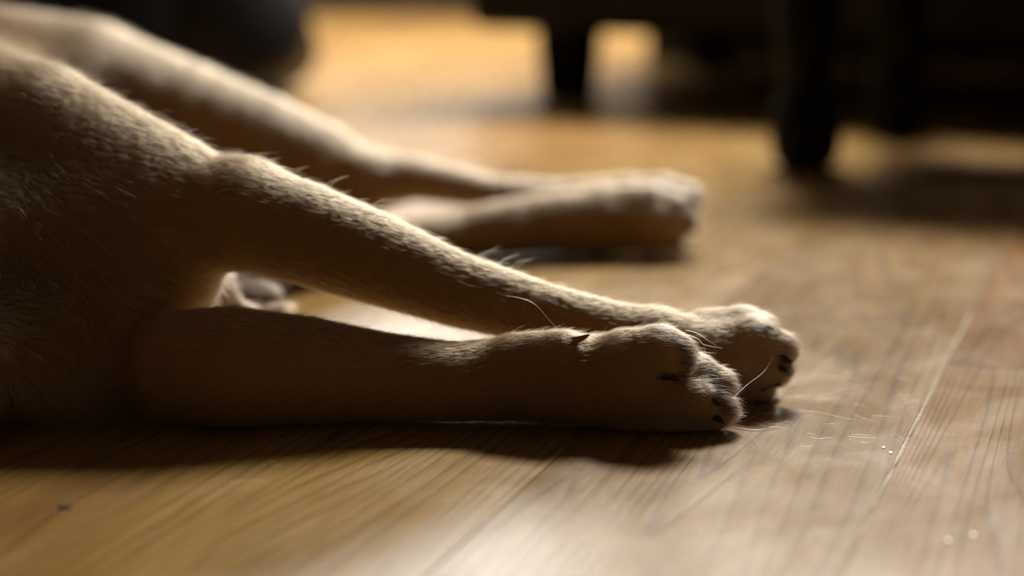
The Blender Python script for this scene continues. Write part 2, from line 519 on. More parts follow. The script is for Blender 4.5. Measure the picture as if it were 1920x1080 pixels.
def beanbag(loc):
    t = thing('bean_bag', 'slumped black leatherette bean bag behind the hind legs', 'bean bag', loc)
    nseg, ngore = 72, 6
    prof = [(0.02, 0.0), (0.16, 0.0), (0.28, 0.004), (0.325, 0.022), (0.342, 0.055), (0.343, 0.09), (0.334, 0.14), (0.312, 0.21), (0.283, 0.29),
            (0.245, 0.36), (0.20, 0.43), (0.15, 0.49), (0.10, 0.53), (0.05, 0.552), (0.012, 0.556)]
    bm = bmesh.new()
    rings = []
    for r, z in prof:
        ring = []
        for i in range(nseg):
            a = 2 * math.pi * i / nseg
            g = abs(math.sin(a * ngore / 2)) ** 0.5
            rr = r * (0.955 + 0.045 * g) + (0.010 * math.sin(3 * a + 14 * z) + 0.006 * math.sin(7 * a - 22 * z)) * min(1, z / 0.05) * (r / 0.33)
            ring.append(bm.verts.new((rr * math.cos(a), rr * math.sin(a), z)))
        rings.append(ring)
    for A, B in zip(rings, rings[1:]):
        for i in range(nseg):
            bm.faces.new((A[i], A[(i + 1) % nseg], B[(i + 1) % nseg], B[i]))
    bm.faces.new(rings[0])
    bm.faces.new(rings[-1])
    me = bm_mesh(bm, 'bag', True)
    o = link('bag', me, M_BEAN, t)
    sub = o.modifiers.new('smooth', 'SUBSURF')
    sub.levels = sub.render_levels = 1
    for k in range(ngore):                                # piped seams between the gores
        a = 2 * math.pi * k / ngore
        sm = bmesh.new()
        prev = None
        for (r, z) in prof[2:]:
            rr = r * 0.958 + (0.010 * math.sin(3 * a + 14 * z) + 0.006 * math.sin(7 * a - 22 * z)) * min(1, z / 0.05) * (r / 0.33)
            c = Vector((rr * math.cos(a), rr * math.sin(a), z))
            ou, sd = Vector((math.cos(a), math.sin(a), 0.3)).normalized(), Vector((-math.sin(a), math.cos(a), 0))
            q = [sm.verts.new(c + ou * (0.0045 * math.cos(w)) + sd * (0.0045 * math.sin(w))) for w in (0, 1.05, 2.09, 3.14, 4.19, 5.24)]
            if prev:
                for j in range(6):
                    sm.faces.new((prev[j], prev[(j + 1) % 6], q[(j + 1) % 6], q[j]))
            prev = q
        link('seam', bm_mesh(sm, 'seam', True), M_BEAN, t)
    hm = bmesh.new()
    n = 14
    prev = None
    for i in range(n + 1):                                # carrying loop on top
        a = math.pi * i / n
        c = Vector((0.055 * math.cos(a), 0, 0.552 + 0.05 * math.sin(a)))
        nrm = Vector((math.cos(a), 0, math.sin(a)))
        q = [hm.verts.new(c + nrm * dr + Vector((0, dy, 0))) for dr, dy in ((-0.002, -0.014), (0.002, -0.014), (0.002, 0.014), (-0.002, 0.014))]
        if prev:
            for j in range(4):
                hm.faces.new((prev[j], prev[(j + 1) % 4], q[(j + 1) % 4], q[j]))
        prev = q
    link('handle', bm_mesh(hm, 'handle', True), M_BEAN, t)
    return t


bb = onz(578, 185)
beanbag((bb[0] - 0.330, bb[1] + 0.04, 0))


# ------------------------------------------------------------------ dog: one continuous body from a smooth union of tapered capsules
FPR = []     # what shapes the field: single primitives and whole chains
PR = []      # primitives: kind, p0, r0, p1, r1, blend k, flow dir, hair length, colour id, density


def cone(p0, r0, p1, r1, k=0.012, ln=0.010, col='leg', den=1.0, flow=None, alone=True):
    p0, p1 = np.asarray(p0, float), np.asarray(p1, float)
    f = p1 - p0 if flow is None else np.asarray(flow, float)
    PR.append(dict(t='c', p0=p0, r0=r0, p1=p1, r1=r1, k=k, f=f / np.linalg.norm(f), ln=ln, col=col, den=den))
    if alone:
        FPR.append([PR[-1]])


def ell(c, r, k=0.03, ln=0.015, col='body', den=0.5, flow=(0, 1, 0)):
    f = np.asarray(flow, float)
    PR.append(dict(t='e', p0=np.asarray(c, float), r=np.asarray(r, float), k=k, f=f / np.linalg.norm(f), ln=ln, col=col, den=den))
    FPR.append([PR[-1]])


def limb(knots, **kw):
    for (a, ra), (b, rb) in zip(knots, knots[1:]):
        cone(a, ra, b, rb, alone=False, **kw)
    FPR.append(PR[-(len(knots) - 1):])


def rest(px, py, r, gap=0.0):
    return onz(px, py, r + gap), r


# torso (spine to the left, head towards the camera, all beyond the left frame edge)
ell((-0.495, 1.60, 0.110), (0.200, 0.245, 0.110), ln=0.022, col='chest', den=0.5, flow=(0.35, 0.2, -1))
ell((-0.53, 1.86, 0.100), (0.150, 0.26, 0.100), k=0.05, ln=0.016, den=0.3)
ell((-0.50, 2.13, 0.105), (0.150, 0.20, 0.108), k=0.05, ln=0.016, den=0.3)
# neck, head, ear, tail
cone((-0.49, 1.46, 0.11), 0.10, (-0.53, 1.24, 0.10), 0.078, k=0.05, ln=0.02, col='chest', den=0.25, flow=(0, 1, -0.2))
ell((-0.54, 1.12, 0.088), (0.080, 0.095, 0.075), k=0.04, ln=0.010, den=0.25)
cone((-0.515, 1.05, 0.078), 0.050, (-0.455, 0.955, 0.055), 0.033, k=0.03, ln=0.006, den=0.3, flow=(-0.5, 1, 0.1))
ell((-0.598, 1.135, 0.150), (0.048, 0.036, 0.012), k=0.012, ln=0.008, den=0.4, flow=(-1, -0.3, 0))      # hanging ears
ell((-0.628, 1.110, 0.138), (0.030, 0.028, 0.010), k=0.012, ln=0.008, den=0.4, flow=(-1, -0.3, 0))
ell((-0.615, 1.125, 0.022), (0.045, 0.034, 0.012), k=0.012, ln=0.008, den=0.4, flow=(-1, -0.3, 0))
ell((-0.510, 1.105, 0.105), (0.045, 0.050, 0.050), k=0.03, ln=0.010, den=0.25)                                     # cheek
cone((-0.490, 1.060, 0.070), 0.030, (-0.440, 0.975, 0.048), 0.020, k=0.016, ln=0.006, den=0.3, flow=(-0.5, 1, 0.1))  # lower jaw
ell((-0.560, 1.050, 0.118), (0.022, 0.026, 0.020), k=0.02, ln=0.006, den=0.3)                                       # brow
limb([((-0.46, 2.30, 0.09), 0.045), ((-0.52, 2.44, 0.04), 0.034), ((-0.64, 2.53, 0.030), 0.028), ((-0.76, 2.54, 0.024), 0.016)], k=0.03, ln=0.03, den=0.25, col='body')
# shoulder ridge and upper arm of the upper foreleg
limb([(W(-170, 250, 1.60), 0.080), (W(60, 258, 1.535), 0.053), (W(250, 318, 1.495), 0.037), (W(385, 383, 1.468), 0.0315), (W(448, 392, 1.458), 0.0335)],
     k=0.022, ln=0.014, col='leg', den=0.8)
# brisket in front of the forelegs
ell((-0.375, 1.455, 0.045), (0.125, 0.130, 0.045), k=0.07, ln=0.032, col='chest', den=0.9, flow=(0.55, -0.1, -0.8))
ell(W(120, 500, 1.475), (0.070, 0.065, 0.068), k=0.05, ln=0.020, col='chest', den=0.9, flow=(0.45, 0.0, -0.9))
ell(W(190, 640, 1.45), (0.050, 0.070, 0.048), k=0.05, ln=0.028, col='chest', den=0.9, flow=(0.6, 0.0, -0.7))
ell(W(290, 450, 1.475), (0.038, 0.045, 0.042), k=0.04, ln=0.018, col='chest', den=0.9, flow=(0.8, 0.0, -0.5))
# upper foreleg
UL = [(W(448, 402, 1.458), 0.0355), (W(560, 434, 1.452), 0.0338), (W(700, 484, 1.448), 0.0300), (W(850, 541, 1.446), 0.0245), (W(1000, 585, 1.446), 0.0210),
      (W(1130, 618, 1.446), 0.0198), (W(1230, 645, 1.443), 0.0225)]
limb(UL, k=0.012, ln=0.009, den=1.0)
pu, ru = rest(1320, 672, 0.0265, 0.002)
cone(UL[-1][0], 0.0225, pu, ru, k=0.010, ln=0.008, den=1.3)
TOES = []


def toe(base, rb, mid, rm, tip, rt, col='toe', den=1.5, k=0.0035, claw=True, croll=0.0):
    cone(base, rb, mid, rm, k=k + 0.003, ln=0.007, col='leg', den=den)
    cone(mid, rm, tip, rt, k=k, ln=0.0085, col=col, den=den)
    TOES.append((np.asarray(mid), np.asarray(tip), rt, claw))


YU = pu[1]
toe(W(1315, 618, YU + 0.012), 0.0135, W(1390, 610, YU + 0.012), 0.0125, W(1428, 613, YU + 0.010), 0.0100)
toe(W(1335, 652, YU), 0.0165, W(1410, 640, YU - 0.004), 0.0165, W(1462, 655, YU - 0.003), 0.0125)
toe(W(1330, 690, YU - 0.008), 0.0160, W(1405, 688, YU - 0.012), 0.0155, W(1452, 695, YU - 0.012), 0.0115)
toe(W(1310, 712, YU - 0.004), 0.0140, W(1390, 722, YU - 0.004), 0.0130, W(1430, 729, YU - 0.003), 0.0095)
# lower foreleg, resting on the floor
LL = [rest(330, 688, 0.036), rest(430, 688, 0.0385), rest(570, 694, 0.0345), rest(720, 708, 0.0285), rest(850, 717, 0.0255, 0.0008), rest(960, 712, 0.0268, 0.0010),
      rest(1060, 712, 0.0288, 0.0008), rest(1170, 715, 0.0300, 0.0)]
limb(LL, k=0.012, ln=0.009, den=1.0)
YL = LL[-1][0][1]
cone(W(960, 664, 1.372), 0.0105, W(1052, 648, 1.362), 0.0090, k=0.016, ln=0.007, den=1.3)      # dewclaw pad
toe(W(1165, 668, YL - 0.010), 0.0170, W(1236, 657, YL - 0.016), 0.0155, W(1264, 664, YL - 0.016), 0.0138, col='toe_dark')
toe(W(1185, 700, YL + 0.004), 0.0175, W(1298, 708, YL + 0.006), 0.0155, W(1345, 722, YL + 0.004), 0.0120, col='toe_dark')
toe(W(1185, 745, YL - 0.006), 0.0170, W(1302, 752, YL - 0.010), 0.0155, W(1349, 766, YL - 0.010), 0.0120, col='toe_dark')
toe(W(1175, 778, YL - 0.004), 0.0150, W(1270, 788, YL - 0.006), 0.0135, W(1328, 797, YL - 0.008), 0.0092)
# belly fold under the elbow gap; dark ellipsoid paints in the hollow's shade
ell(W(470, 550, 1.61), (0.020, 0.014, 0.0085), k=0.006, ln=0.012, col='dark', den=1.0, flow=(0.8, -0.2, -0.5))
limb([(W(386, 528, 1.585), 0.0075), (W(398, 556, 1.58), 0.0060), (W(432, 580, 1.575), 0.0048), (W(480, 586, 1.575), 0.0040), (W(530, 578, 1.58), 0.003)], k=0.006, ln=0.014, col='belly', den=1.2)
ell(W(345, 540, 1.56), (0.030, 0.035, 0.026), k=0.03, ln=0.016, col='belly', den=0.6, flow=(0.8, -0.2, -0.5))
# upper hind leg
HA = [(W(-60, 195, 2.13), 0.097), (W(150, 203, 2.11), 0.086), (W(330, 242, 2.10), 0.067), (W(480, 277, 2.09), 0.053), (W(590, 310, 2.085), 0.0425), (W(680, 340, 2.08), 0.029)]
limb(HA, k=0.02, ln=0.012, den=0.5, col='hind')
HB = [(W(680, 340, 2.08), 0.029), (W(775, 334, 2.085), 0.0205), (W(920, 360, 2.10), 0.0150), (W(1050, 374, 2.115), 0.0175), (W(1170, 374, 2.125), 0.0215)]
limb(HB, k=0.012, ln=0.009, den=0.7, col='hind')
yh = 2.125
toe(W(1170, 365, yh), 0.017, W(1240, 362, yh), 0.0165, W(1288, 368, yh - 0.01), 0.0130, den=0.8, col='toe')
toe(W(1170, 385, yh), 0.017, W(1240, 388, yh), 0.0165, W(1284, 395, yh - 0.01), 0.0130, den=0.8, col='toe')
# lower hind leg on the floor
limb([((-0.40, 2.12, 0.07), 0.07), (rest(330, 425, 0.062)), rest(560, 458, 0.033), rest(740, 456, 0.0220), rest(860, 440, 0.0225, 0.002), rest(1000, 420, 0.0270, 0.004), rest(1120, 412, 0.0305, 0.003)],
     k=0.02, ln=0.010, den=0.5, col='hind')
yb = rest(1120, 412, 0.0305, 0.003)[0][1]
toe(W(1130, 385, yb), 0.018, W(1220, 378, yb), 0.0165, W(1268, 385, yb - 0.004), 0.0130, den=0.8)
toe(W(1130, 412, yb - 0.01), 0.019, W(1230, 410, yb - 0.012), 0.0180, W(1282, 416, yb - 0.012), 0.0135, den=0.8)
toe(W(1130, 438, yb - 0.006), 0.017, W(1220, 442, yb - 0.006), 0.0155, W(1262, 446, yb - 0.006), 0.0120, den=0.8)

VOX = 0.0026
LO = np.array([-0.80, 0.88, -0.012])
HI = np.array([0.30, 2.62, 0.285])
N = np.ceil((HI - LO) / VOX).astype(int)
FIELD = np.full(tuple(N), 0.06, np.float32)


def prim_dist(p, X):
    if p['t'] == 'e':
        q = (X - p['p0']) / p['r']
        k0 = np.linalg.norm(q, axis=-1)
        k1 = np.linalg.norm(q / p['r'], axis=-1)
        return k0 * (k0 - 1.0) / np.maximum(k1, 1e-9)
    ba = p['p1'] - p['p0']
    h = np.clip(((X - p['p0']) @ ba) / (ba @ ba), 0, 1)
    return np.linalg.norm(X - p['p0'] - h[..., None] * ba, axis=-1) - (p['r0'] + (p['r1'] - p['r0']) * h)


for chain in FPR:
    p = chain[0]
    if p['t'] == 'e':
        lo, hi = p['p0'] - p['r'], p['p0'] + p['r']
    else:
        rr = max(max(q['r0'], q['r1']) for q in chain)
        ends = np.array([e for q in chain for e in (q['p0'], q['p1'])])
        lo, hi = ends.min(0) - rr, ends.max(0) + rr
    mrg = p['k'] + 4 * VOX
    i0 = np.clip(np.floor((lo - mrg - LO) / VOX).astype(int), 0, N)
    i1 = np.clip(np.ceil((hi + mrg - LO) / VOX).astype(int), 0, N)
    if np.any(i1 <= i0):
        continue
    ax = [LO[a] + VOX * np.arange(i0[a], i1[a]) for a in range(3)]
    X = np.stack(np.meshgrid(*ax, indexing='ij'), -1)
    d = prim_dist(p, X).astype(np.float32)
    for q in chain[1:]:
        d = np.minimum(d, prim_dist(q, X).astype(np.float32))
    sl = tuple(slice(i0[a], i1[a]) for a in range(3))
    A = FIELD[sl]
    k = p['k']
    hh = np.maximum(k - np.abs(A - d), 0) / k
    FIELD[sl] = np.minimum(A, d) - hh * hh * k * 0.25
# the floor flattens what lies on it
zz = LO[2] + VOX * np.arange(N[2])
FIELD = np.maximum(FIELD, (0.0001 - zz).astype(np.float32)[None, None, :])


def surface_nets(Fd):
    S = Fd < 0
    cnt = np.zeros(tuple(np.array(Fd.shape) - 1), np.uint8)
    for dx in (0, 1):
        for dy in (0, 1):
            for dz in (0, 1):
                cnt += S[dx:Fd.shape[0] - 1 + dx, dy:Fd.shape[1] - 1 + dy, dz:Fd.shape[2] - 1 + dz]
    act = (cnt > 0) & (cnt < 8)
    I = np.argwhere(act)
    vid = np.full(act.shape, -1, np.int32)
    vid[act] = np.arange(len(I))
    acc = np.zeros((len(I), 3))
    num = np.zeros(len(I))
    corners = [(a, b, c) for a in (0, 1) for b in (0, 1) for c in (0, 1)]
    val = {c: Fd[I[:, 0] + c[0], I[:, 1] + c[1], I[:, 2] + c[2]].astype(float) for c in corners}
    for c in corners:
        for axx in range(3):
            if c[axx] == 0:
                e = list(c)
                e[axx] = 1
                e = tuple(e)
                a, b = val[c], val[e]
                m = (a < 0) != (b < 0)
                t = np.where(m, a / np.where(m, a - b, 1), 0)
                pt = np.tile(np.array(c, float), (len(I), 1))
                pt[:, axx] += t
                acc[m] += pt[m]
                num[m] += 1
    V = I + acc / num[:, None]
    quads = []
    for axx in range(3):
        o1, o2 = (axx + 1) % 3, (axx + 2) % 3
        a = [slice(None)] * 3
        b = [slice(None)] * 3
        a[axx], b[axx] = slice(0, -1), slice(1, None)
        sa, sb = S[tuple(a)], S[tuple(b)]
        E = np.argwhere(sa != sb)
        ok = (E[:, o1] > 0) & (E[:, o2] > 0) & (E[:, o1] < act.shape[o1]) & (E[:, o2] < act.shape[o2])
        E = E[ok]
        ins = sa[E[:, 0], E[:, 1], E[:, 2]]
        q = []
        for (u1, u2) in ((0, 0), (-1, 0), (-1, -1), (0, -1)):
            c = E.copy()
            c[:, o1] += u1
            c[:, o2] += u2
            q.append(vid[c[:, 0], c[:, 1], c[:, 2]])
        q = np.stack(q, 1)
        q[~ins] = q[~ins][:, ::-1]
        quads.append(q)
    return V, np.concatenate(quads)


V, Q = surface_nets(FIELD)
V = LO + V * VOX
E = np.concatenate([Q[:, [0, 1]], Q[:, [1, 2]], Q[:, [2, 3]], Q[:, [3, 0]]])
for it, lam in enumerate((0.5, 0.5, -0.45, 0.5)):
    s = np.stack([np.bincount(E[:, 0], V[E[:, 1], a], len(V)) + np.bincount(E[:, 1], V[E[:, 0], a], len(V)) for a in range(3)], 1)
    n = np.bincount(E[:, 0], minlength=len(V)) + np.bincount(E[:, 1], minlength=len(V))
    V = V + lam * (s / np.maximum(n, 1)[:, None] - V)
fn = np.cross(V[Q[:, 2]] - V[Q[:, 0]], V[Q[:, 3]] - V[Q[:, 1]])
VN = np.stack([np.bincount(Q.ravel(), np.repeat(fn[:, a], 4), len(V)) for a in range(3)], 1)
VN /= np.maximum(np.linalg.norm(VN, axis=1), 1e-12)[:, None]

# coat colours (linear); dark is the elbow hollow's shade put into colour
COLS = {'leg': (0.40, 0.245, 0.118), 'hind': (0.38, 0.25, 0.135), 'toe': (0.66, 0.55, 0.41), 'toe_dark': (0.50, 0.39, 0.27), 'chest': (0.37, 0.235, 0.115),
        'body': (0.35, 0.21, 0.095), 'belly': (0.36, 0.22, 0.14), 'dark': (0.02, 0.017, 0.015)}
fl = np.zeros((len(V), 3))
vc = np.zeros((len(V), 3))
vl, vd, ws = np.zeros(len(V)), np.zeros(len(V)), np.zeros(len(V))
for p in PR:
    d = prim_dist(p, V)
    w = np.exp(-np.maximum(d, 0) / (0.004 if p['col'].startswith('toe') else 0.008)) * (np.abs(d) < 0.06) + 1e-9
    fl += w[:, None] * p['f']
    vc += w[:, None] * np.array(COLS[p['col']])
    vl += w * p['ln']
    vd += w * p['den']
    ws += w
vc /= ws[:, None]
vl /= ws
vd /= ws


def wob(X, s, seed):
    r = np.random.default_rng(seed)
    o = np.zeros(len(X))
    for i in range(5):
        kv = r.normal(size=3)
        kv *= s * (0.6 + 0.9 * r.random()) / np.linalg.norm(kv)
        o += np.sin(X @ kv + r.random() * 6.28)
    return o / 2.2


vc *= (1 + 0.08 * wob(V, 45, 1) + 0.03 * wob(V, 240, 2))[:, None]
vc = np.clip(vc, 0.02, 0.9)

dog = thing('dog', 'tan short-haired dog lying on its side with four legs stretched out', 'dog', (0, 0, 0))
me = bpy.data.meshes.new('body')
me.from_pydata(V.tolist(), [], Q.tolist())
me.polygons.foreach_set('use_smooth', np.ones(len(Q), bool))
ca = me.attributes.new('coat', 'FLOAT_COLOR', 'POINT')
ca.data.foreach_set('color', np.concatenate([vc, np.ones((len(V), 1))], 1).astype(np.float32).ravel())
M_SKIN, nt, b = new_mat('dog_undercoat')
at = nd(nt, 'ShaderNodeAttribute', attribute_name='coat')
mx = nd(nt, 'ShaderNodeMix', data_type='RGBA', blend_type='MULTIPLY')
mx.inputs[0].default_value = 1.0
mx.inputs[7].default_value = (0.72, 0.66, 0.60, 1)
nt.links.new(at.outputs['Color'], mx.inputs[6])
nt.links.new(mx.outputs[2], b.inputs['Base Color'])
b.inputs['Roughness'].default_value = 0.9
b.inputs['Specular IOR Level'].default_value = 0.1
link('body', me, M_SKIN, dog)

# ------------------------------------------------------------------ fur: strands rooted on the body
M_FUR = bpy.data.materials.new('dog_fur')
M_FUR.use_nodes = True
nt = M_FUR.node_tree
nt.nodes.remove(nt.nodes['Principled BSDF'])
hb = nd(nt, 'ShaderNodeBsdfHairPrincipled')
hb.model = 'CHIANG'
hb.parametrization = 'COLOR'
hb.inputs['Roughness'].default_value = 0.38
hb.inputs['Radial Roughness'].default_value = 0.55
hb.inputs['Coat'].default_value = 0.0
hb.inputs['Random Roughness'].default_value = 0.1
at = nd(nt, 'ShaderNodeAttribute', attribute_name='coat')
nt.links.new(at.outputs['Color'], hb.inputs['Color'])
df, mh = nd(nt, 'ShaderNodeBsdfDiffuse'), nd(nt, 'ShaderNodeMixShader')
mh.inputs[0].default_value = 0.27
nt.links.new(at.outputs['Color'], df.inputs['Color'])
nt.links.new(hb.outputs[0], mh.inputs[1])
nt.links.new(df.outputs[0], mh.inputs[2])
nt.links.new(mh.outputs[0], nt.nodes['Material Output'].inputs['Surface'])


def strands(name, P0, D0, NR, LEN, RAD, CLR, parent, npt=5, bend=0.35, floor_z=0.0006, mat=M_FUR):
    k = len(P0)
    t = np.linspace(0, 1, npt)
    pts = np.zeros((k, npt, 3))
    for i, tt in enumerate(t):
        pts[:, i] = P0 + LEN[:, None] * (D0 * tt - NR * bend * tt * tt)
    pts[:, :, 2] = np.maximum(pts[:, :, 2], floor_z)
    rad = RAD[:, None] * np.clip(1.05 - t ** 2.0, 0.08, 1)[None, :]
    cu = bpy.data.hair_curves.new(name)
    cu.add_curves([npt] * k)
    cu.attributes['position'].data.foreach_set('vector', pts.astype(np.float32).ravel())
    ra = cu.attributes.get('radius') or cu.attributes.new('radius', 'FLOAT', 'POINT')
    ra.data.foreach_set('value', rad.astype(np.float32).ravel())
    cc = cu.attributes.new('coat', 'FLOAT_COLOR', 'CURVE')
    cc.data.foreach_set('color', np.concatenate([CLR, np.ones((k, 1))], 1).astype(np.float32).ravel())
    cu.materials.append(mat)
    o = bpy.data.objects.new(name, cu)
    COL.objects.link(o)
    if parent is not None:
        o.parent = parent
    return o


def grow(count):
    T = np.concatenate([Q[:, [0, 1, 2]], Q[:, [0, 2, 3]]])
    ar = 0.5 * np.linalg.norm(np.cross(V[T[:, 1]] - V[T[:, 0]], V[T[:, 2]] - V[T[:, 0]]), axis=1)
    C = V[T].mean(1)
    den = vd[T].mean(1)
    # fewer strands where the photograph shows nothing: beyond the left frame edge, on the floor side
    sx = C[:, 0] / C[:, 1] * 4000 + 960
    den = den * np.where(sx < -60, 0.25, 1.0) * np.where(C[:, 2] < 0.003, 0.1, 1.0)
    den = den * np.where(C[:, 1] > 1.75, 0.55, 1.0)
    cum = np.cumsum(ar * den)
    ti = np.searchsorted(cum, rng.random(count) * cum[-1])
    a, bq = rng.random(count), rng.random(count)
    fl_ = a + bq > 1
    a[fl_], bq[fl_] = 1 - a[fl_], 1 - bq[fl_]
    wts = np.stack([1 - a - bq, a, bq], 1)

    def interp(arr):
        return np.einsum('ij,ij...->i...', wts, arr[T[ti]])
    P0, NR, FL, CL, LN = interp(V), interp(VN), interp(fl), interp(vc), interp(vl)
    NR /= np.linalg.norm(NR, axis=1)[:, None]
    FL /= np.maximum(np.linalg.norm(FL, axis=1), 1e-9)[:, None]
    # clump cells: neighbours share a lean
    cell = np.floor((P0 + 0.0015 * np.stack([wob(P0, 900, 31 + i) for i in range(3)], 1)) / 0.0042).astype(np.int64)
    hsh = (cell[:, 0] * 73856093) ^ (cell[:, 1] * 19349663) ^ (cell[:, 2] * 83492791)
    tab = np.random.default_rng(5).normal(size=(8192, 3))
    CLP = tab[hsh & 8191]
    WV = np.stack([wob(P0, 75, 41 + i) for i in range(3)], 1)
    D = FL + 0.09 * CLP + (0.10 + 0.30 * np.clip((LN - 0.014) / 0.012, 0, 1))[:, None] * WV + 0.12 * rng.normal(size=P0.shape)
    D -= NR * np.einsum('ij,ij->i', D, NR)[:, None]
    D /= np.maximum(np.linalg.norm(D, axis=1), 1e-9)[:, None]
    lift = np.clip(0.42 + 0.05 * CLP[:, 0] + 0.13 * rng.normal(size=count) + 0.4 * np.maximum(LN - 0.012, 0) / 0.012, 0.12, 1.1)
    guard = rng.random(count) < 0.07
    lift = np.where(guard, lift * 1.6, lift)
    D = D + NR * lift[:, None]
    D /= np.linalg.norm(D, axis=1)[:, None]
    LEN = np.where(guard, 1.4, 1.0) * LN * np.clip(0.85 + 0.25 * rng.normal(size=count), 0.35, 1.7)
    far = np.clip((P0[:, 1] - 1.5) / 0.4, 0, 1)
    RAD = (0.000052 + 0.00009 * far) * (0.8 + 0.4 * rng.random(count)) * np.where(LN > 0.014, 1.2, 1.0)
    CLR = CL * np.clip(1 + 0.20 * rng.normal(size=count) + 0.04 * CLP[:, 1], 0.4, 1.5)[:, None]
    pale = (rng.random(count) < 0.10) & (CL[:, 0] > 0.15)
    CLR[pale] = CLR[pale] * 0.6 + 0.4 * np.array([0.75, 0.63, 0.47])
    # black hair between the toes, with pale tips mixed in: roots close to the toe creases
    for poly in CREASES:
        pp = np.array(poly)
        best = np.full(count, 9.0)
        for q0, q1 in zip(pp, pp[1:]):
            e_ = q1 - q0
            h_ = np.clip(((P0 - q0) @ e_) / (e_ @ e_), 0, 1)
            best = np.minimum(best, np.linalg.norm(P0 - q0 - h_[:, None] * e_, axis=1))
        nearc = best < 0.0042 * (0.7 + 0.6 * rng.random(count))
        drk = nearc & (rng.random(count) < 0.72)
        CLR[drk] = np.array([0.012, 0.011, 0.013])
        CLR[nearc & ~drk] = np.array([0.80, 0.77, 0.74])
        LEN[nearc] *= 1.25
    return P0 - NR * 0.0004, D, NR, LEN, RAD, np.clip(CLR, 0.01, 0.95)


from mathutils.bvhtree import BVHTree
BVH = BVHTree.FromPolygons([tuple(q) for q in V], [tuple(q) for q in Q.tolist()])


def hit(px, py, deeper=0.0, default=1.4):
    """the point of the dog's body seen at a pixel, pushed on by some metres along the ray"""
    o_ = Vector((0, 0, CAM_H))
    d_ = (Vector(W(px, py, 1.0)) - o_).normalized()
    h_ = BVH.ray_cast(o_, d_)[0]
    return np.array(h_ + d_ * deeper) if h_ is not None else W(px, py, default)


CREASES = [[hit(*q) for q in ((1262, 632), (1274, 655), (1277, 685), (1268, 706))],
           [hit(*q) for q in ((1255, 706), (1235, 708))],
           [hit(*q) for q in ((1326, 698), (1338, 722), (1344, 745), (1352, 770))],
           [hit(*q) for q in ((1462, 676), (1474, 684), (1470, 694))]]
strands('fur', *grow(560000), dog, npt=5, bend=0.30)

# ------------------------------------------------------------------ claws, pads, nose
M_CLAW = simple_mat('dark_claw', (0.018, 0.012, 0.009), 0.32, 0.5, 0.4, 120)
M_DEW = simple_mat('brown_dewclaw', (0.30, 0.11, 0.045), 0.38, 0.5, 0.35, 160)
M_PAD = simple_mat('black_paw_pad', (0.012, 0.010, 0.010), 0.6, 0.3, 0.3, 200, 0.5, 600)


def horn(name, base, tip, r, sag, mat, n=12, m=9):
    base, tip = Vector(base), Vector(tip)
    ax_ = (tip - base).normalized()
    side = ax_.cross(Vector((0, 0, 1)))
    side = side.normalized() if side.length > 1e-6 else Vector((0, 1, 0))
    up = side.cross(ax_)
    sag = Vector(sag)
    bm = bmesh.new()
    rings = []
    for i in range(m):
        t = i / (m - 1)
        c = base.lerp(tip, t) + sag * (4 * t * (1 - t))
        rr = r * (1 - t) ** 0.62 + 0.0003
        rings.append([bm.verts.new(c + side * (math.cos(2 * math.pi * j / n) * rr * 0.8) + up * (math.sin(2 * math.pi * j / n) * rr)) for j in range(n)])
    for A, B in zip(rings, rings[1:]):
        for j in range(n):
            bm.faces.new((A[j], A[(j + 1) % n], B[(j + 1) % n], B[j]))
    bm.faces.new(rings[0])
    bm.faces.new(rings[-1])
    return bm_mesh(bm, name, True)


dw = link('dewclaw', horn('dewclaw', hit(1062, 640, 0.005), hit(1062, 640, -0.003) + W(1106, 627, 1.34) - W(1062, 640, 1.34), 0.0031, (0, 0, -0.0010), M_DEW), M_DEW, dog)
dw['label'] = 'brown dewclaw on the lower foreleg'
claw_px = [((1408, 612), (1449, 614), 0.0028), ((1456, 672), (1484, 677), 0.0030), ((1448, 688), (1476, 694), 0.0030), ((1428, 726), (1464, 718), 0.0026),
           ((1240, 703), (1274, 710), 0.0032), ((1326, 750), (1352, 758), 0.0030), ((1330, 778), (1356, 790), 0.0032), ((1318, 806), (1348, 818), 0.0026),
           ((1286, 372), (1318, 384), 0.0032), ((1280, 400), (1312, 412), 0.0032), ((1276, 424), (1306, 436), 0.0034), ((1256, 450), (1286, 464), 0.0032)]
for (b0, t0, r) in claw_px:
    pb = hit(*b0, 0.005, 2.1)
    pt = pb + W(*t0, pb[1]) - W(*b0, pb[1]) - np.array([0, 0.006, 0])
    link('claw', horn('claw', pb, pt, r, (0, 0, 0.0010), M_CLAW), M_CLAW, dog)


def blob(name, c, r, mat, parent, rz=0.0):
    bm = bmesh.new()
    bmesh.ops.create_icosphere(bm, subdivisions=3, radius=1.0)
    for vv in bm.verts:
        q = vv.co.copy()
        vv.co = Vector((q.x * r[0], q.y * r[1], q.z * r[2])) * (1 + 0.06 * math.sin(9 * q.x + 5 * q.y) + 0.05 * math.sin(11 * q.z))
    bmesh.ops.rotate(bm, cent=(0, 0, 0), matrix=Matrix.Rotation(rz, 3, 'Z'), verts=bm.verts)
    bmesh.ops.translate(bm, vec=c, verts=bm.verts)
    return link(name, bm_mesh(bm, name, True), mat, parent)


blob('paw_pad', W(1418, 738, YU + 0.004), (0.010, 0.008, 0.0075), M_PAD, dog)
blob('paw_pad', W(1440, 712, YU + 0.010), (0.009, 0.008, 0.008), M_PAD, dog)
blob('paw_pad', W(1330, 770, YL + 0.012), (0.010, 0.008, 0.009), M_PAD, dog)
blob('paw_pad', W(1310, 735, YL + 0.022), (0.010, 0.008, 0.010), M_PAD, dog)
blob('nose', (-0.432, 0.925, 0.055), (0.017, 0.014, 0.015), M_PAD, dog, -0.6)


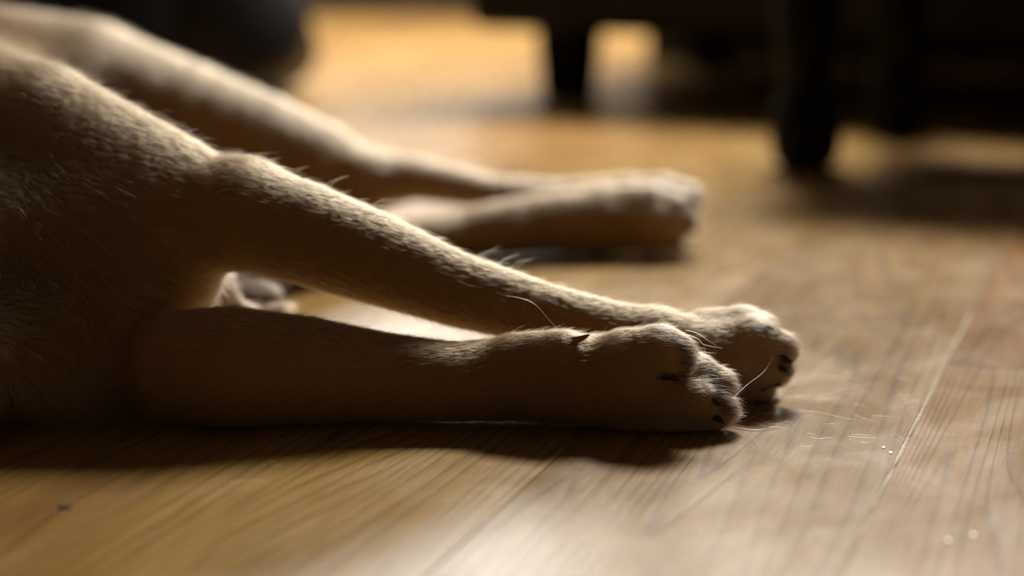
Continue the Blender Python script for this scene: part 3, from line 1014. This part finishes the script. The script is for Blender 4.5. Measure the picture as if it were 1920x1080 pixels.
def surf_tube(name, xy, r, mat):
    """a thin tube laid on the upper side of the head along plan points"""
    bm_, prev_ = bmesh.new(), None
    for i, (x, y) in enumerate(xy):
        h_ = BVH.ray_cast(Vector((x, y, 0.4)), Vector((0, 0, -1)))[0]
        rr = r * math.sin(math.pi * (i + 0.6) / (len(xy) + 0.2))
        nx = Vector(xy[min(i + 1, len(xy) - 1)]) - Vector(xy[max(i - 1, 0)])
        sd = Vector((-nx.y, nx.x, 0)).normalized()
        q = [bm_.verts.new(h_ + sd * (rr * math.cos(w)) + Vector((0, 0, 1)) * (rr * math.sin(w) + 0.001)) for w in [k * math.pi / 4 for k in range(8)]]
        if prev_:
            for j in range(8):
                bm_.faces.new((prev_[j], prev_[(j + 1) % 8], q[(j + 1) % 8], q[j]))
        prev_ = q
    return link(name, bm_mesh(bm_, name, True), mat, dog)


surf_tube('eyelid', [(-0.552 + 0.030 * t, 1.050 + 0.016 * t + 0.006 * math.sin(3.14 * t) - 0.02 * t * t) for t in [k / 10 for k in range(11)]], 0.0042, M_PAD)
surf_tube('mouth', [(-0.428 - 0.048 * t + 0.006 * math.sin(3.14 * t), 0.960 + 0.085 * t) for t in [k / 12 for k in range(13)]], 0.0030, M_PAD)


# single long hairs that stand out of the coat
def hair_line(name, curves, rad, color, parent=None, mat=M_FUR):
    npt = 12
    allp = []
    for pts in curves:
        pts = np.array(pts)
        s = np.linspace(0, len(pts) - 1, npt)
        out = []
        for q in s:
            j = min(int(q), len(pts) - 2)
            f = q - j
            p0, p1, p2, p3 = pts[max(j - 1, 0)], pts[j], pts[j + 1], pts[min(j + 2, len(pts) - 1)]
            out.append(0.5 * (2 * p1 + (p2 - p0) * f + (2 * p0 - 5 * p1 + 4 * p2 - p3) * f * f + (3 * p1 - p0 - 3 * p2 + p3) * f ** 3))
        allp.append(out)
    allp = np.array(allp)
    cu = bpy.data.hair_curves.new(name)
    cu.add_curves([npt] * len(allp))
    cu.attributes['position'].data.foreach_set('vector', allp.astype(np.float32).ravel())
    ra = cu.attributes.get('radius') or cu.attributes.new('radius', 'FLOAT', 'POINT')
    ra.data.foreach_set('value', np.tile(rad * np.clip(1.1 - np.linspace(0, 1, npt) ** 3, 0.2, 1), len(allp)).astype(np.float32))
    cc = cu.attributes.new('coat', 'FLOAT_COLOR', 'CURVE')
    cc.data.foreach_set('color', np.tile(np.array([*color, 1.0], np.float32), len(allp)))
    cu.materials.append(mat)
    o = bpy.data.objects.new(name, cu)
    COL.objects.link(o)
    if parent is not None:
        o.parent = parent
    return o


long_hairs = [
    [W(1046, 618, 1.35), W(1028, 598, 1.345), W(1005, 572, 1.34), W(980, 560, 1.34), W(948, 554, 1.34)],
    [W(1270, 612, 1.36), W(1262, 602, 1.358), W(1255, 590, 1.355)],
    [W(1286, 619, 1.36), W(1308, 625, 1.355), W(1330, 640, 1.35), W(1350, 652, 1.35)],
    [W(1284, 626, 1.36), W(1310, 636, 1.355), W(1320, 646, 1.35), W(1355, 653, 1.35)],
    [W(1372, 748, 1.345), W(1400, 722, 1.36), W(1432, 697, 1.385), W(1450, 668, 1.40)],
    [W(1316, 662, 1.35), W(1322, 655, 1.348), W(1318, 648, 1.346)],
]
hair_line('long_hair', long_hairs, 0.00011, (0.75, 0.66, 0.52), dog)
tufts = []
for (x, y) in ((905, 478), (930, 490), (955, 498), (545, 325), (612, 345), (415, 298), (330, 252), (120, 148), (700, 385)):
    for q in range(4):
        Yq = 1.475
        x2 = x + rng.normal() * 8
        tufts.append([W(x2, y + 6, Yq), W(x2 + 14, y - 4 - 3 * rng.random(), Yq - 0.002), W(x2 + 30 + 12 * rng.random(), y - 8 - 10 * rng.random(), Yq - 0.004)])
for i in range(70):                                   # loose curls on the brisket
    x, y = 120 + 215 * rng.random(), 360 + 190 * rng.random()
    p = hit(x, y, 0.0, 1.45)
    if p[1] > 1.6:
        continue
    d1 = np.array([0.004 + 0.004 * rng.random(), -0.004 - 0.003 * rng.random(), -0.001 + 0.003 * rng.normal()])
    d2 = d1 + np.array([0.004 + 0.005 * rng.random(), -0.001, -0.003 - 0.005 * rng.random()])
    tufts.append([p + np.array([0, 0.002, 0]), p + d1, p + d2])
hair_line('stray_hair', tufts, 0.00008, (0.72, 0.60, 0.44), dog)

# ------------------------------------------------------------------ shed hair and crumbs on the floor
shed = []
lines = [[(1378, 775), (1440, 800), (1478, 790), (1500, 812)], [(1480, 770), (1530, 772), (1575, 782), (1616, 789)], [(1370, 800), (1420, 806), (1460, 800), (1498, 815)],
         [(1470, 745), (1530, 740), (1585, 746)], [(1475, 712), (1520, 705), (1570, 706), (1612, 709)], [(1530, 745), (1590, 728), (1640, 716), (1665, 710)],
         [(1488, 742), (1540, 748), (1580, 746)], [(1395, 790), (1430, 776), (1480, 770)], [(1590, 818), (1620, 820), (1655, 822)], [(1672, 812), (1685, 816), (1697, 826)],
         [(1550, 860), (1560, 862), (1566, 868)], [(492, 862), (510, 866), (524, 862)], [(500, 868), (515, 872), (530, 874)], [(430, 905), (470, 900), (512, 904)],
         [(905, 868), (918, 872), (932, 868)], [(560, 825), (620, 832), (680, 838)], [(1400, 812), (1420, 830), (1428, 845)], [(1384, 770), (1400, 782), (1412, 795)],
         [(1366, 790), (1390, 803), (1450, 806)]]
for l in lines:
    shed.append([onz(x, y, 0.0008 + 0.0015 * math.sin(3.1 * i / (len(l) - 1)) * rng.random()) for i, (x, y) in enumerate(l)])
for i in range(34):
    x, y = 1375 + 330 * rng.random() ** 1.4, 700 + 140 * rng.random()
    a, s = rng.normal() * 0.35, 20 + 35 * rng.random()
    pts = [(x + s * t * math.cos(a), y + 0.4 * s * t * math.sin(a) + 5 * math.sin(3 * t + i)) for t in (0, 0.5, 1)]
    shed.append([onz(px, py, 0.0007) for px, py in pts])
so = hair_line('shed_hair', shed, 0.000052, (0.80, 0.70, 0.55))
tag(so, 'loose pale dog hairs strewn on the floor around the forepaws', 'hair', kind='stuff')

M_CRUMB = simple_mat('glossy_white_flake', (0.85, 0.83, 0.80), 0.5, 0.8, 0.03, 500)
M_CRUMB.node_tree.nodes['Principled BSDF'].inputs['Metallic'].default_value = 0.3


def crumb(px, py, r, label, group=None):
    """a thin glossy flake lying on the boards"""
    p = Vector(onz(px, py))
    nrm = Vector((-0.10 + 0.06 * (random.random() - 0.5), -0.17 + 0.06 * (random.random() - 0.5), 0.97)).normalized()     # almost flat, tilt set so daylight glints towards the camera
    bm = bmesh.new()
    ring = [(math.cos(a) * r * (0.8 + 0.3 * random.random()), math.sin(a) * r * (0.8 + 0.3 * random.random())) for a in [k * math.pi / 4 for k in range(8)]]
    lo_, hi_ = [bm.verts.new((x, y, 0)) for x, y in ring], [bm.verts.new((x * 0.85, y * 0.85, r * 0.45)) for x, y in ring]
    for k in range(8):
        bm.faces.new((lo_[k], lo_[(k + 1) % 8], hi_[(k + 1) % 8], hi_[k]))
    bm.faces.new(lo_[::-1])
    bm.faces.new(hi_)
    bmesh.ops.rotate(bm, cent=(0, 0, 0), matrix=Vector((0, 0, 1)).rotation_difference(nrm).to_matrix(), verts=bm.verts)
    mz = min(vv.co.z for vv in bm.verts)
    o = link('crumb', bm_mesh(bm, 'crumb'), M_CRUMB, None, (p[0], p[1], -mz))
    tag(o, label, 'crumb', group)


crumb(1657, 840, 0.0011, 'tiny white crumb by the pale seam, left one of the pair', 'white crumbs')
crumb(1670, 850, 0.0013, 'tiny white crumb by the pale seam, right one of the pair', 'white crumbs')
crumb(1778, 1014, 0.0011, 'blurred white crumb near the bottom right corner, left one', 'white crumbs')
crumb(1825, 1004, 0.0011, 'blurred white crumb near the bottom right corner, right one', 'white crumbs')
crumb(1594, 824, 0.0004, 'speck of a crumb between the shed hairs and the crumb pair', 'white crumbs')
crumb(522, 888, 0.0004, 'speck of a crumb in front of the lower foreleg', 'white crumbs')
M_SPOT = simple_mat('dark_bit', (0.03, 0.018, 0.01), 0.6, 0.3, 0.2, 300)
p = onz(122, 952)
bm = bmesh.new()
bmesh.ops.create_icosphere(bm, subdivisions=2, radius=0.0022)
for vv in bm.verts:
    vv.co.x *= 1.7
    vv.co.z *= 0.35
    vv.co *= 0.8 + 0.4 * random.random()
mz = min(vv.co.z for vv in bm.verts)
tag(link('crumb', bm_mesh(bm, 'crumb'), M_SPOT, None, (p[0], p[1], -mz)), 'small dark brown bit on the floor at lower left', 'crumb')
